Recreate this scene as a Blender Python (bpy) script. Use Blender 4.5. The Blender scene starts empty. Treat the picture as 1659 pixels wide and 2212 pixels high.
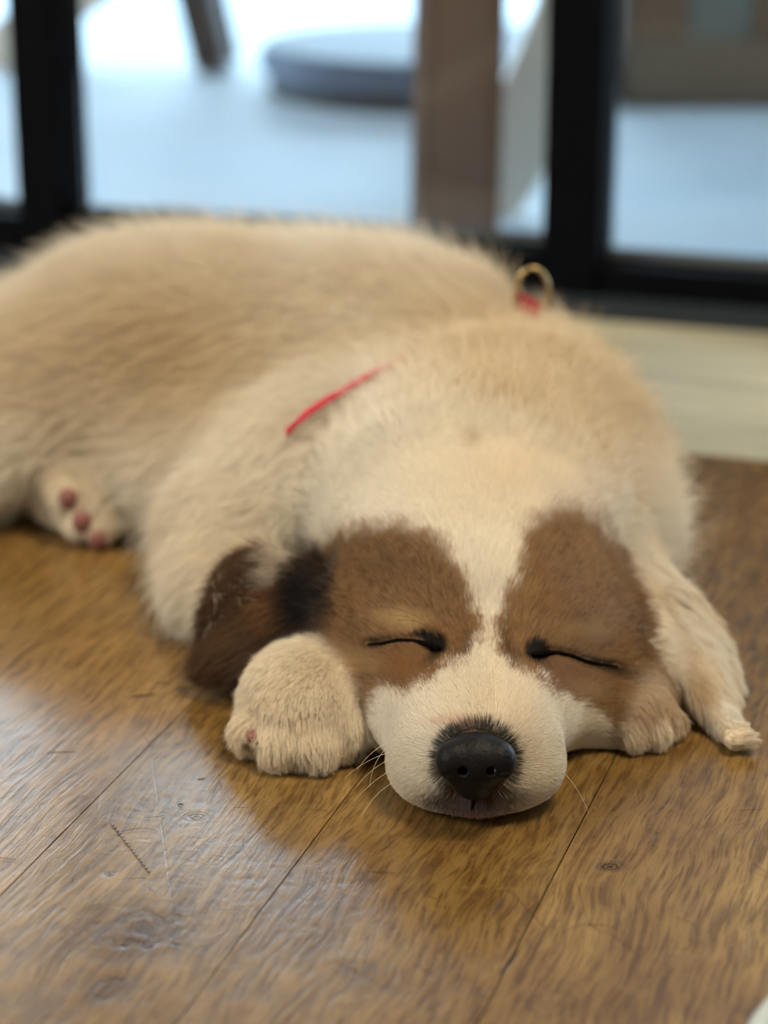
import bpy, bmesh, math, random
import numpy as np
from mathutils import Vector, Matrix, Quaternion
random.seed(7); rng = np.random.default_rng(11)
S = bpy.context.scene; C = S.collection

# ------------------------------------------------------------------ camera, world, lights
W_, H_, F_ = 1659, 2212, 4690.0
CAMZ = 0.30; PITCH = math.radians(19.4)
cp, sp = math.cos(PITCH), math.sin(PITCH)
cd = bpy.data.cameras.new('camera'); cam = bpy.data.objects.new('camera', cd); C.objects.link(cam)
cam.location = (0, 0, CAMZ); cam.rotation_euler = (math.pi/2-PITCH, 0, 0)
cd.sensor_fit = 'VERTICAL'; cd.sensor_height = 36; cd.lens = F_/H_*36
cd.clip_start = .02; cd.clip_end = 200
cd.dof.use_dof = True; cd.dof.focus_distance = 0.640; cd.dof.aperture_fstop = 6.8
S.camera = cam
w = bpy.data.worlds.new('world'); S.world = w; w.use_nodes = True
bg = w.node_tree.nodes['Background']
bg.inputs[0].default_value = (.58, .81, 1, 1); bg.inputs[1].default_value = 10.5
def area(name, loc, target, size, energy, col, sy=None):
    l = bpy.data.lights.new(name, 'AREA'); l.energy = energy; l.color = col
    l.size = size
    if sy: l.shape = 'RECTANGLE'; l.size_y = sy
    o = bpy.data.objects.new(name, l); C.objects.link(o); o.location = loc
    o.rotation_euler = (Vector(target)-Vector(loc)).to_track_quat('-Z', 'Y').to_euler()
    return o
area('ceiling_lamp_light', (.75, .30, 2.3), (0, .75, 0), .7, 59, (1, .83, .60))
area('side_window_light', (-2.1, -.1, 1.5), (0, .75, 0), 1.2, 53, (1, .93, .82))
S.view_settings.view_transform = 'Standard'; S.view_settings.look = 'None'
S.view_settings.gamma = 1; S.view_settings.use_curve_mapping = False
S.view_settings.exposure = 0
S.cycles.max_bounces = 8; S.cycles.transparent_max_bounces = 8
S.cycles.use_denoising = True
S.cycles.caustics_reflective = False; S.cycles.caustics_refractive = False

# ------------------------------------------------------------------ helpers
def ray(px, py):
    u = (px-W_/2)/F_; v = (py-H_/2)/F_
    return np.array([u, cp-sp*v, -sp-cp*v])
def at(px, py, Y):
    d = ray(px, py); return np.array([0, 0, CAMZ])+d*(Y/d[1])
def atz(px, py, z=0.):
    d = ray(px, py); return np.array([0, 0, CAMZ])+d*((z-CAMZ)/d[2])
def proj(P):
    q = P-np.array([0, 0, CAMZ]); zf = q[:, 1]*cp-q[:, 2]*sp; yu = q[:, 1]*sp+q[:, 2]*cp
    return W_/2+F_*q[:, 0]/zf, H_/2-F_*yu/zf
def lin(r, g=None, b=None):
    if g is None: r, g, b = r
    f = lambda c: (c/255/12.92 if c/255 <= .04045 else ((c/255+.055)/1.055)**2.4)
    return (f(r), f(g), f(b))
def link(name, data, parent=None):
    o = bpy.data.objects.new(name, data); C.objects.link(o)
    if parent is not None: o.parent = parent
    return o
def empty(name, loc=(0, 0, 0), rz=0, parent=None):
    o = link(name, None, parent); o.location = loc; o.rotation_euler = (0, 0, rz); return o
def tag(o, label=None, cat=None, group=None, kind=None):
    if label: o['label'] = label
    if cat: o['category'] = cat
    if group: o['group'] = group
    if kind: o['kind'] = kind
    return o
def obj(name, bm, m, parent=None, smooth=False, bevel=0):
    me = bpy.data.meshes.new(name)
    if bevel: bmesh.ops.bevel(bm, geom=bm.edges[:], offset=bevel, segments=2, affect='EDGES')
    bm.to_mesh(me); bm.free(); me.materials.append(m)
    if smooth:
        for p in me.polygons: p.use_smooth = True
    return link(name, me, parent)
def box(bm, lo, hi):
    r = bmesh.ops.create_cube(bm, size=1)
    for v in r['verts']:
        v.co = Vector([lo[i]+(v.co[i]+.5)*(hi[i]-lo[i]) for i in range(3)])
    return r['verts']
def beam(bm, a, b, wx, wy, wx2=None, wy2=None):
    a = Vector(a); b = Vector(b); q = (b-a).to_track_quat('Z', 'Y'); L = (b-a).length
    wx2 = wx2 or wx; wy2 = wy2 or wy
    r = bmesh.ops.create_cube(bm, size=1)
    for v in r['verts']:
        t = v.co.z+.5; x = v.co.x*(wx+(wx2-wx)*t); y = v.co.y*(wy+(wy2-wy)*t)
        v.co = a+q@Vector((x, y, t*L))
def tube(name, pts, rad, m, parent=None, n=8):
    pts = [Vector(p) for p in pts]; N = len(pts); rad = [rad]*N if np.isscalar(rad) else list(rad)
    vs, fs = [], []; T0 = (pts[1]-pts[0]).normalized()
    u = T0.orthogonal().normalized()
    for i, p in enumerate(pts):
        T = (pts[min(i+1, N-1)]-pts[max(i-1, 0)]).normalized()
        u = (u-T*u.dot(T)).normalized(); v = T.cross(u)
        for k in range(n):
            a = 2*math.pi*k/n; vs.append(p+(u*math.cos(a)+v*math.sin(a))*rad[i])
    for i in range(N-1):
        for k in range(n):
            fs.append((i*n+k, i*n+(k+1) % n, (i+1)*n+(k+1) % n, (i+1)*n+k))
    fs.append(tuple(range(n))[::-1]); fs.append(tuple((N-1)*n+k for k in range(n)))
    me = bpy.data.meshes.new(name); me.from_pydata(vs, [], fs); me.materials.append(m)
    for p in me.polygons: p.use_smooth = True
    return link(name, me, parent)

class NT:
    def __init__(s, name):
        s.m = bpy.data.materials.new(name); s.m.use_nodes = True; s.t = s.m.node_tree
        s.b = s.t.nodes['Principled BSDF']; s.out = s.t.nodes['Material Output']
    def n(s, typ, **kw):
        nd = s.t.nodes.new(typ)
        ins = kw.pop('ins', {})
        for k, v in kw.items(): setattr(nd, k, v)
        for k, v in ins.items():
            if hasattr(v, 'is_output'): s.t.links.new(v, nd.inputs[k])
            else: nd.inputs[k].default_value = v
        return nd
    def L(s, a, b): s.t.links.new(a, b)
    def math(s, op, a, b=0., c=None):
        ins = {0: a, 1: b}
        if c is not None: ins[2] = c
        return s.n('ShaderNodeMath', operation=op, ins=ins).outputs[0]
    def mix(s, f, a, b, mode='MIX'):
        nd = s.n('ShaderNodeMix', data_type='RGBA', blend_type=mode)
        for i, v in ((0, f), (6, a), (7, b)):
            if hasattr(v, 'is_output'): s.L(v, nd.inputs[i])
            else: nd.inputs[i].default_value = v if i == 0 else (*v[:3], 1)
        return nd.outputs[2]
    def ramp(s, f, stops):
        nd = s.n('ShaderNodeValToRGB', ins={0: f}); e = nd.color_ramp.elements
        while len(e) < len(stops): e.new(.5)
        for el, (p, c) in zip(e, stops): el.position = p; el.color = (*c, 1)
        return nd.outputs[0]
def simple(name, col, rough=.5, metal=0, noise=.0, scale=40, bump=0., spec=.5, coat=0, stretch=(1, 1, 1)):
    t = NT(name); t.b.inputs['Roughness'].default_value = rough; t.b.inputs['Metallic'].default_value = metal
    t.b.inputs['Specular IOR Level'].default_value = spec; t.b.inputs['Coat Weight'].default_value = coat
    tc = t.n('ShaderNodeTexCoord'); mp = t.n('ShaderNodeMapping', ins={0: tc.outputs['Object'], 'Scale': stretch})
    nz = t.n('ShaderNodeTexNoise', ins={'Vector': mp.outputs[0], 'Scale': scale, 'Detail': 5.})
    c = t.mix(nz.outputs[0], tuple(max(0, x*(1-noise)) for x in col), tuple(min(1, x*(1+noise)) for x in col))
    t.L(c, t.b.inputs['Base Color'])
    if bump:
        bp = t.n('ShaderNodeBump', ins={'Height': nz.outputs[0], 'Strength': bump, 'Distance': .002})
        t.L(bp.outputs[0], t.b.inputs['Normal'])
    return t.m

# ------------------------------------------------------------------ room frame (planks and glass wall are square to each other)
A0 = math.radians(18.1); e1 = np.array([math.cos(A0), -math.sin(A0), 0]); e2 = np.array([math.sin(A0), math.cos(A0), 0])
O0 = np.array([0., 1.232, 0.]); RZ = -A0
def loc(a, b, z=0.): return O0+a*e1+b*e2+np.array([0, 0, z])

# ---- floor planks
def plank_material():
    t = NT('oak_plank')
    tc = t.n('ShaderNodeTexCoord'); oi = t.n('ShaderNodeObjectInfo'); geo = t.n('ShaderNodeNewGeometry')
    off = t.math('MULTIPLY', oi.outputs['Random'], 37.)
    cmb = t.n('ShaderNodeCombineXYZ', ins={0: off, 1: off, 2: off})
    pv = t.n('ShaderNodeVectorMath', operation='ADD', ins={0: tc.outputs['Object'], 1: cmb.outputs[0]}).outputs[0]
    wp = t.n('ShaderNodeTexNoise', ins={'Vector': t.n('ShaderNodeMapping', ins={0: pv, 'Scale': (1, .4, 1)}).outputs[0], 'Scale': 22., 'Detail': 2.})
    wv = t.n('ShaderNodeVectorMath', operation='MULTIPLY_ADD', ins={0: wp.outputs[1], 1: (.012, .0, 0), 2: (-.006, 0, 0)}).outputs[0]
    pv = t.n('ShaderNodeVectorMath', operation='ADD', ins={0: pv, 1: wv}).outputs[0]
    def noise(scale, st, det=4., dist=0., rough=.55):
        mp = t.n('ShaderNodeMapping', ins={0: pv, 'Scale': st})
        return t.n('ShaderNodeTexNoise', ins={'Vector': mp.outputs[0], 'Scale': scale, 'Detail': det, 'Distortion': dist, 'Roughness': rough}).outputs[0]
    big = noise(9, (1, .45, 1), 3, .6)
    mid = noise(130, (1, .07, 1), 4, .5)
    fine = noise(620, (1, .05, 1), 4, .25)
    pore = noise(1300, (1, .04, 1), 2, .15)
    mott = noise(130, (1, .6, 1), 3, .5)
    c = t.ramp(big, [(.25, lin(100, 74, 37)), (.5, lin(128, 100, 55)), (.75, lin(150, 122, 75))])
    c = t.mix(t.math('MULTIPLY', t.ramp(mid, [(.35, (1, 1, 1)), (.62, (0, 0, 0))]), .42), c, lin(78, 52, 25))
    c = t.mix(t.math('MULTIPLY', t.ramp(fine, [(.38, (1, 1, 1)), (.56, (0, 0, 0))]), .62), c, lin(66, 42, 18))
    c = t.mix(t.math('MULTIPLY', t.ramp(pore, [(.30, (1, 1, 1)), (.47, (0, 0, 0))]), .60), c, lin(66, 40, 20))
    c = t.mix(t.math('MULTIPLY', t.ramp(mott, [(.5, (0, 0, 0)), (.8, (1, 1, 1))]), .18), c, lin(166, 130, 84))
    tint = t.ramp(oi.outputs['Random'], [(0, (.90, .92, .90)), (.5, (1, 1, .97)), (1, (1.0, .96, .88))])
    c = t.mix(1., c, tint, 'MULTIPLY')
    # knots and dark splits with their own places on the boards: (x, y, half length, half width, angle, ring?)
    kn = []
    def K(px, py, a, b, ang, s=.8): p = atz(px, py); kn.append((p[0], p[1], a, b, ang, s))
    K(300, 2010, .021, .016, .3, .6); K(235, 2135, .009, .007, .9, .7); K(425, 1765, .0042, .0035, .4, .7)
    K(237, 1888, .0024, .002, .3, .85); K(1320, 1872, .0046, .0034, .1, .99); K(1190, 2170, .013, .010, 1., .4)
    K(270, 2045, .0018, .0013, 0, 1); K(322, 2047, .0022, .0011, .5, 1.2); K(380, 2041, .0022, .0008, -.3, 1.2)
    K(310, 1503, .0055, .0010, .25, 1.2); K(350, 1476, .0030, .0008, 0, 1.1); K(395, 1487, .0035, .0022, .2, .8)
    K(130, 1625, .0045, .0004, .1, 1.2); K(510, 2148, .0045, .003, .6, .35); K(1100, 2080, .0065, .0006, 1.15, 1.0)
    K(1075, 1960, .010, .0007, 1.2, .7); K(390, 1740, .0008, .0012, 0, 1.2); K(630, 1388, .002, .001, 0, .8)
    K(435, 1683, .0011, .0005, .3, 1.3); K(1600, 1238, .0018, .001, 0, .9)
    mask = 0.; ring = 0.
    wn = t.n('ShaderNodeTexNoise', ins={'Vector': geo.outputs['Position'], 'Scale': 160., 'Detail': 3.})
    for (x, y, a, b, ang, s) in kn:
        m1 = t.n('ShaderNodeVectorMath', operation='SUBTRACT', ins={0: geo.outputs['Position'], 1: (x, y, 0)}).outputs[0]
        rt = t.n('ShaderNodeVectorRotate', rotation_type='Z_AXIS', ins={'Vector': m1, 'Angle': -ang}).outputs[0]
        sc = t.n('ShaderNodeVectorMath', operation='MULTIPLY', ins={0: rt, 1: (1/a, 1/b, 0)}).outputs[0]
        d = t.n('ShaderNodeVectorMath', operation='LENGTH', ins={0: sc}).outputs['Value']
        d = t.math('ADD', d, t.math('MULTIPLY_ADD', wn.outputs[0], .9, -.45))
        f = t.n('ShaderNodeMapRange', interpolation_type='SMOOTHSTEP', ins={0: d, 1: .35, 2: 1.25, 3: s, 4: 0.}).outputs[0]
        if s < 1 and a > .002:
            rg = t.math('MULTIPLY_ADD', t.math('SINE', t.math('MULTIPLY', d, 16.)), .28, .72); f = t.math('MULTIPLY', f, rg)
        mask = f if mask == 0. else t.math('MAXIMUM', mask, f)
    c = t.mix(t.math('MINIMUM', mask, 1.), c, lin(44, 26, 16))
    # long shallow scratches
    sn = t.n('ShaderNodeTexVoronoi', feature='DISTANCE_TO_EDGE', ins={'Vector': t.n('ShaderNodeMapping', ins={0: geo.outputs['Position'], 'Rotation': (0, 0, .5), 'Scale': (1, .22, 1)}).outputs[0], 'Scale': 38.})
    sm = t.n('ShaderNodeTexNoise', ins={'Vector': geo.outputs['Position'], 'Scale': 22.})
    scr = t.math('MULTIPLY', t.ramp(sn.outputs[0], [(0, (1, 1, 1)), (.012, (0, 0, 0))]), t.ramp(sm.outputs[0], [(.52, (0, 0, 0)), (.6, (1, 1, 1))]))
    c = t.mix(t.math('MULTIPLY', scr, .35), c, lin(62, 38, 20))
    t.L(c, t.b.inputs['Base Color'])
    t.b.inputs['Specular IOR Level'].default_value = .68
    t.L(t.math('MULTIPLY_ADD', mid, .12, .155), t.b.inputs['Roughness'])
    h = t.math('ADD', t.math('MULTIPLY', fine, .9), t.math('MULTIPLY', mott, .8))
    h = t.math('SUBTRACT', h, t.math('MULTIPLY', mask, .8)); h = t.math('SUBTRACT', h, t.math('MULTIPLY', scr, .4))
    bp = t.n('ShaderNodeBump', ins={'Height': h, 'Strength': .30, 'Distance': .0004})
    t.L(bp.outputs[0], t.b.inputs['Normal'])
    return t.m
M_plank = plank_material()
M_under = simple('floor_underlay', (.03, .02, .015), .8)
bm = bmesh.new(); box(bm, (-2.4, -3.6, -.03), (2.4, .0, -.0125))
floor = obj('floor', bm, M_under); floor.location = O0; floor.rotation_euler.z = RZ; tag(floor, kind='structure')
PW = .0715; s0 = -.1233    # s = x cos - y sin ; seam rows measured from the photograph
sO = O0[0]*math.cos(A0)-O0[1]*math.sin(A0)
LEN = 1.5
BEND = (atz(1500, 980)-O0)@e2      # the boards end at a pale border laid along the glass
bm = bmesh.new(); box(bm, (.00022, 0, -.012), (PW-.00022, LEN-.0003, 0))
pm = bpy.data.meshes.new('plank'); bm.to_mesh(pm); bm.free(); pm.materials.append(M_plank)
k0 = int(-1.9/PW); k1 = int(2.0/PW)
for k in range(k0, k1):
    a = s0+k*PW-sO
    b = -3.7-random.uniform(.1, 1.3)
    while b < BEND-.01:
        L = min(LEN, BEND-b-.0004)
        o = link('plank', pm, floor); o.location = (a, b, 0)
        if L < LEN: o.scale.y = L/LEN
        b += LEN

def pale_material():
    t = NT('pale_worn_board'); tc = t.n('ShaderNodeTexCoord'); oi = t.n('ShaderNodeObjectInfo')
    mp = t.n('ShaderNodeMapping', ins={0: tc.outputs['Object'], 'Scale': (.12, 1, 1)})
    nz = t.n('ShaderNodeTexNoise', ins={'Vector': mp.outputs[0], 'Scale': 60., 'Detail': 4.})
    c = t.ramp(nz.outputs[0], [(.3, lin(134, 132, 112)), (.7, lin(186, 186, 164))])
    c = t.mix(1., c, t.ramp(oi.outputs['Random'], [(0, (.80, .80, .80)), (1, (1, 1, 1))]), 'MULTIPLY')
    t.L(c, t.b.inputs['Base Color']); t.b.inputs['Roughness'].default_value = .42
    return t.m
M_pale = pale_material()
nb = 3; bw = (-.019-BEND)/nb
bm = bmesh.new(); box(bm, (.0002, .0001, -.012), (1.1998, bw-.0001, 0)); pm2 = bpy.data.meshes.new('plank'); bm.to_mesh(pm2); bm.free(); pm2.materials.append(M_pale)
for i in range(nb):
    for a in np.arange(-3.0+[.35, .9, .1][i], 2.39, 1.2):
        a0 = max(a, -2.4); L = min(a+1.2, 2.4)-a0
        if L <= 0: continue
        o = link('border_plank', pm2, floor); o.location = (a0, BEND+i*bw, 0); o.scale.x = L/1.2

# ---- shell
M_wall = simple('warm_plaster', (.50, .43, .34), .9, noise=.05, scale=8)
M_ceil = simple('ceiling_plaster', (.55, .50, .42), .9, noise=.03, scale=8)
def shell(name, lo, hi, m):
    bm = bmesh.new(); box(bm, lo, hi); o = obj(name, bm, m); o.location = O0; o.rotation_euler.z = RZ; return tag(o, kind='structure')
shell('wall_left', (-2.5, -3.7, -.03), (-2.4, .1, 2.7), M_wall)
shell('wall_right', (2.4, -3.7, -.03), (2.5, .1, 2.7), M_wall)
shell('wall_front', (-2.5, -3.8, -.03), (2.5, -3.7, 2.7), M_wall)
shell('wall_back', (-2.5, 0, 2.12), (2.5, .12, 2.7), M_wall)
shell('ceiling', (-2.5, -3.8, 2.5), (2.5, .12, 2.6), M_ceil)

# ---- black framed glass wall
M_black = simple('black_metal', (.003, .0035, .005), .6, noise=.2, scale=60, spec=.03)
M_track = simple('dark_track', (.035, .045, .06), .4, metal=.5, noise=.2, scale=60)
M_gask = simple('grey_gasket', (.09, .10, .10), .6, noise=.1)
tg = NT('clear_glass'); tg.t.nodes.remove(tg.b)
fr = tg.n('ShaderNodeFresnel', ins={0: 1.45}); tr = tg.n('ShaderNodeBsdfTransparent', ins={0: (.95, .97, .97, 1)}); gl = tg.n('ShaderNodeBsdfGlossy', ins={'Roughness': .02})
mx = tg.n('ShaderNodeMixShader', ins={0: fr.outputs[0], 1: tr.outputs[0], 2: gl.outputs[0]}); tg.L(mx.outputs[0], tg.out.inputs[0]); M_glass = tg.m
def wall_a(px, py):      # where the ray of a feature meets the glass wall plane -> along-wall coordinate
    d = ray(px, py); c = np.array([0, 0, CAMZ]); n = e2
    t = ((O0-c)@n)/(d@n); p = c+d*t; return (p-O0)@e1, p[2]
aL0, _ = wall_a(40, 480); aL1, _ = wall_a(128, 470); aR0, _ = wall_a(1171, 520); aR1, _ = wall_a(1290, 540)
def frame_part(name, a0, a1, b0, b1, z0, z1, m, par, bev=.0012):
    bm = bmesh.new(); box(bm, (a0, b0, z0), (a1, b1, z1)); return obj(name, bm, m, par, bevel=bev)
def glazed(name, a0, a1, rail, lw, rw):
    r = empty(name, O0, RZ); tag(r, kind='structure')
    if lw: frame_part('post', a0, a0+lw, 0, .045, .0, 2.10, M_black, r)
    if rw: frame_part('post', a1-rw, a1, 0, .045, .0, 2.10, M_black, r)
    x0 = a0+lw; x1 = a1-rw
    frame_part('bottom_rail', x0, x1, .003, .042, .0085, rail, M_black, r)
    frame_part('glazing_bead', x0, x1, .030, .0415, rail, rail+.004, M_gask, r, .0005)
    frame_part('top_rail', x0, x1, .003, .042, 2.04, 2.10, M_black, r)
    frame_part('glass_pane', x0, x1, .0345, .0375, rail+.004, 2.04, M_glass, r, .0004)
    return r
glazed('door_1', aL0, aR1, .0300, aL1-aL0, aR1-aR0)
glazed('window_1', aL0-.9, aL0-.0005, .030, .03, 0)
glazed('window_2', aR1+.0005, aR1+.9, .0245, 0, .03)
glazed('window_3', aR1+.901, 2.39, .030, 0, .03)
glazed('window_4', -2.39, aL0-.901, .030, .03, 0)
tk = frame_part('trim_1', -2.39, 2.39, -.018, .05, -.002, .0085, M_track, None); tk.location = O0; tk.rotation_euler.z = RZ; tag(tk, kind='structure')

# ---- terrace outside
t = NT('pale_terrace'); g = t.n('ShaderNodeNewGeometry')
nz = t.n('ShaderNodeTexNoise', ins={'Vector': g.outputs['Position'], 'Scale': 3., 'Detail': 5.})
t.L(t.mix(nz.outputs[0], (.62, .70, .78), (.72, .80, .88)), t.b.inputs['Base Color']); t.b.inputs['Roughness'].default_value = .6
M_terr = t.m
bm = bmesh.new(); box(bm, (-7, .05, -.05), (7, 12, 0.)); terr = obj('terrace_floor', bm, M_terr); terr.location = O0; terr.rotation_euler.z = RZ; tag(terr, kind='structure')

shell('sky_blocker', (-3.5, .14, 2.35), (3.5, 3.95, 2.42), simple('sky_blocker_matte', (.14, .14, .14), .9))  # unseen overhead slab, added to cut the sky's sheen on the floor
# table with brown leg (near) and dark leg
M_bleg = simple('weathered_brown_wood', lin(148, 112, 92), .55, noise=.18, scale=18, stretch=(1, 1, .2), bump=.1)
M_dleg = simple('dark_brown_wood', lin(52, 40, 38), .5, noise=.15, scale=30, stretch=(1, 1, .2))
M_glide = simple('grey_glide', lin(100, 105, 112), .4)
M_light = simple('light_beech', lin(244, 232, 214), .45, noise=.08, scale=30, stretch=(1, 1, .2))
M_slate = simple('slate_plastic', lin(92, 106, 128), .55, noise=.06, scale=12)
M_rim = simple('dark_rubber', (.015, .02, .025), .6)
def leg_at(x0, x1, pyb, Y, top):       # straight leg seen between pixel columns
    pass
tb = empty('terrace_table', (0, 0, 0)); tag(tb, 'terrace table behind the glass with a broad weathered brown leg', 'table')
b0 = at(920, 490, 1.36); b1 = at(1060, 490, 1.36); cx = (b0[0]+b1[0])/2; wd = b1[0]-b0[0]; t0 = at(928, 0, 1.36); t1 = at(1098, 0, 1.36)
k = .72/(t0[2]-0.045)
tx = (t0[0]+t1[0])/2; wd2 = (t1[0]-t0[0])
topx = cx+(tx-cx)*.72/(t0[2]-b0[2])*.5
bm = bmesh.new(); beam(bm, (cx-.001, 1.385, 0), (tx+.004, 1.385, .70), wd, .05, wd2*1.08, .05); obj('leg', bm, M_bleg, tb, bevel=.004)
for (x, y) in ((-.80, 1.66), (-.78, 1.98), (.056, 1.80)):
    bm = bmesh.new(); beam(bm, (x, y, 0), (x, y, .70), wd, .05, wd2*1.08, .05); obj('leg', bm, M_bleg, tb, bevel=.004)
bm = bmesh.new(); box(bm, (-.48, -.25, .70), (.48, .25, .735)); tt = obj('table_top', bm, M_bleg, tb, bevel=.003); tt.location = (-.41, 1.72, 0); tt.rotation_euler.z = RZ*.95

# dark leg chair
ch = empty('terrace_stool', (0, 0, 0)); tag(ch, 'dark wooden stool on the terrace with a splayed leg on a grey glide', 'stool')
f0 = atz(468, 158); 
def chair_leg(fx, fy, dx, dy, vis=False):
    a = np.array([fx, fy, 0.012]); b = np.array([fx+dx, fy+dy, .44])
    bm = bmesh.new(); beam(bm, a, b, .030, .030, .040, .040); lg = obj('leg', bm, M_dleg, ch, bevel=.003)
    bm = bmesh.new(); beam(bm, a-np.array([0, 0, .012]), a+np.array([dx, dy, .44])*.012, .026, .026); obj('glide', bm, M_glide, lg)
tp = at(430, 0, f0[1]); dxz = (tp[0]-f0[0])/(tp[2]-0)
chair_leg(f0[0], f0[1], dxz*.43, .03); chair_leg(f0[0]-.30, f0[1]-.32, .09, .05); chair_leg(f0[0]-.55, f0[1], .09, 0); chair_leg(f0[0]-.30, f0[1]+.35, .03, -.1)
sx, sy = f0[0]-.27, f0[1]+.02
bm = bmesh.new(); box(bm, (sx-.2, sy-.2, .44), (sx+.2, sy+.2, .47)); obj('seat', bm, M_dleg, ch, bevel=.01)

# light wood stool beam, upper left
st = empty('beech_stool', (0, 0, 0)); tag(st, 'light beech stool at left behind the black post, slanting leg in view', 'stool')
p0 = at(-60, 152, 2.2); p1 = at(215, -52, 2.2); dd = p1-p0
bm = bmesh.new(); beam(bm, p0-dd*(p0[2]/dd[2])*.98, p0+dd*((.30-p0[2])/dd[2]), .05, .05); obj('leg', bm, M_light, st, bevel=.003)
q0 = p0-dd*(p0[2]/dd[2])*.98; q1 = p0+dd*((.30-p0[2])/dd[2])
for (ox, oy) in ((0., .36),):
    bm = bmesh.new(); beam(bm, q0+np.array([-.15, oy, 0]), q1+np.array([-.15, oy, 0]), .036, .03); obj('leg', bm, M_light, st, bevel=.003)
bm = bmesh.new(); box(bm, (q1[0]-.36, q1[1]-.03, .30), (q1[0]+.03, q1[1]+.40, .325)); obj('seat', bm, M_light, st, bevel=.006)

# bent light leg beside brown leg
ba = empty('bentwood_armchair', (0, 0, 0)); tag(ba, 'light beech armchair between brown table leg and right black post, bent leg in view', 'armchair')
def bent(off, par):
    ctr = [at(1035, 560, 1.47), at(1048, 500, 1.47), at(1095, 380, 1.47), at(1150, 240, 1.47), at(1205, 120, 1.47), at(1235, 0, 1.47)]
    ctr = [np.array(c)+off for c in ctr]; ctr[0][2] = 0.0; e = ctr[-1]; ctr.append(np.array([e[0]+.01, e[1], .45+off[2]]))
    wds = [.018, .026, .046, .062, .058, .045, .04]
    vs, fs = [], []
    for c, w2 in zip(ctr, wds):
        for sx_, sy_ in ((-1, -1), (1, -1), (1, 1), (-1, 1)): vs.append((c[0]+sx_*w2/2, c[1]+sy_*.014, c[2]))
    for i in range(len(ctr)-1):
        for k in range(4): fs.append((i*4+k, i*4+(k+1) % 4, i*4+4+(k+1) % 4, i*4+4+k))
    fs += [(3, 2, 1, 0), tuple(4*(len(ctr)-1)+k for k in range(4))]
    me = bpy.data.meshes.new('leg'); me.from_pydata([tuple(v) for v in vs], [], fs); me.materials.append(M_light)
    o = link('leg', me, par); md = o.modifiers.new('b', 'BEVEL'); md.width = .003; md.segments = 2; return ctr
ctr = bent(np.array([0, 0, 0.]), ba)
e = ctr[-1]
for oy, ox in ((.42, .0),):
    pass
bm = bmesh.new(); box(bm, (e[0]-.03, e[1]-.02, .45), (e[0]+.42, e[1]+.40, .48)); obj('seat', bm, M_light, ba, bevel=.006)
bm = bmesh.new(); box(bm, (e[0]+.02, e[1]+.37, .48), (e[0]+.40, e[1]+.40, .85)); obj('backrest', bm, M_light, ba, bevel=.006)
bm = bmesh.new(); beam(bm, (e[0]+.40, e[1], 0), (e[0]+.38, e[1], .45), .04, .028); obj('leg', bm, M_light, ba, bevel=.003)

# round slate disc
dc = empty('parasol_base', tuple(atz(870, 238)*np.array([1, 1, 0])+np.array([.028, .125, 0]))); tag(dc, 'round slate-grey parasol base lying flat on the pale terrace', 'parasol base')
def disc(bm, r, z0, z1, bev):
    bmesh.ops.create_cone(bm, cap_ends=True, segments=96, radius1=r, radius2=r, depth=z1-z0, matrix=Matrix.Translation((0, 0, (z0+z1)/2)))
    if bev: bmesh.ops.bevel(bm, geom=[e for e in bm.edges if e.calc_face_angle(0) > 1], offset=bev, segments=3, affect='EDGES')
bm = bmesh.new(); disc(bm, .152, 0, .016, 0); obj('rubber_foot', bm, M_rim, dc)
bm = bmesh.new(); disc(bm, .160, .016, .044, .006); obj('plate', bm, M_slate, dc)

# brown wooden planter bench at right
pb = empty('wooden_planter', (0, 0, 0)); tag(pb, 'grey-brown wooden planter box standing on the terrace behind the right pane', 'planter')
M_pl = simple('grey_brown_board', lin(84, 68, 52), .6, noise=.2, scale=14, stretch=(.2, 1, 1), bump=.1)
M_pl2 = simple('brown_board', lin(88, 62, 42), .6, noise=.15, scale=14, stretch=(1, 1, .2), bump=.1)
M_pl3 = simple('green_grey_board', lin(84, 88, 82), .6, noise=.12, scale=14)
pc = atz(1310, 238); px0 = max(pc[0]+.004, .207); py0 = pc[1]+.0
zt = at(1400, 90, py0)[2]
bm = bmesh.new(); box(bm, (px0, py0, 0.004), (px0+.7, py0+.02, zt)); obj('front_board', bm, M_pl, pb, bevel=.002)
xx = px0; i = 0
for wdt, mm in ((.058, M_pl2), (.054, M_pl3), (.004, M_pl), (.075, M_pl2), (.05, M_pl), (.07, M_pl2), (.09, M_pl3), (.08, M_pl), (.1, M_pl2), (.1, M_pl)):
    bm = bmesh.new(); box(bm, (xx, py0+.006, zt+.001), (xx+wdt-.001, py0+.024, .5)); obj('slat', bm, mm, pb, bevel=.0004); xx += wdt
bm = bmesh.new(); box(bm, (px0, py0+.025, 0.004), (px0+.02, py0+.5, .5)); obj('side_board', bm, M_pl, pb, bevel=.002)
bm = bmesh.new(); box(bm, (px0+.68, py0+.025, 0.004), (px0+.7, py0+.5, .5)); obj('side_board', bm, M_pl, pb, bevel=.002)
bm = bmesh.new(); box(bm, (px0+.02, py0+.48, 0.004), (px0+.68, py0+.5, .5)); obj('rear_board', bm, M_pl, pb, bevel=.002)
bm = bmesh.new(); box(bm, (px0+.02, py0+.025, .42), (px0+.68, py0+.48, .45)); obj('soil', bm, simple('soil', (.03, .02, .012), .9, noise=.5, scale=60, bump=.5), pb)
cpz = at(1650, 50, py0-.05)
sp_ = empty('light_pot', (cpz[0]+.03, py0-.07, 0)); tag(sp_, 'pale grey round pot hanging at the planter front, top right corner', 'pot')
bpy.data.objects.remove(sp_)

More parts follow.
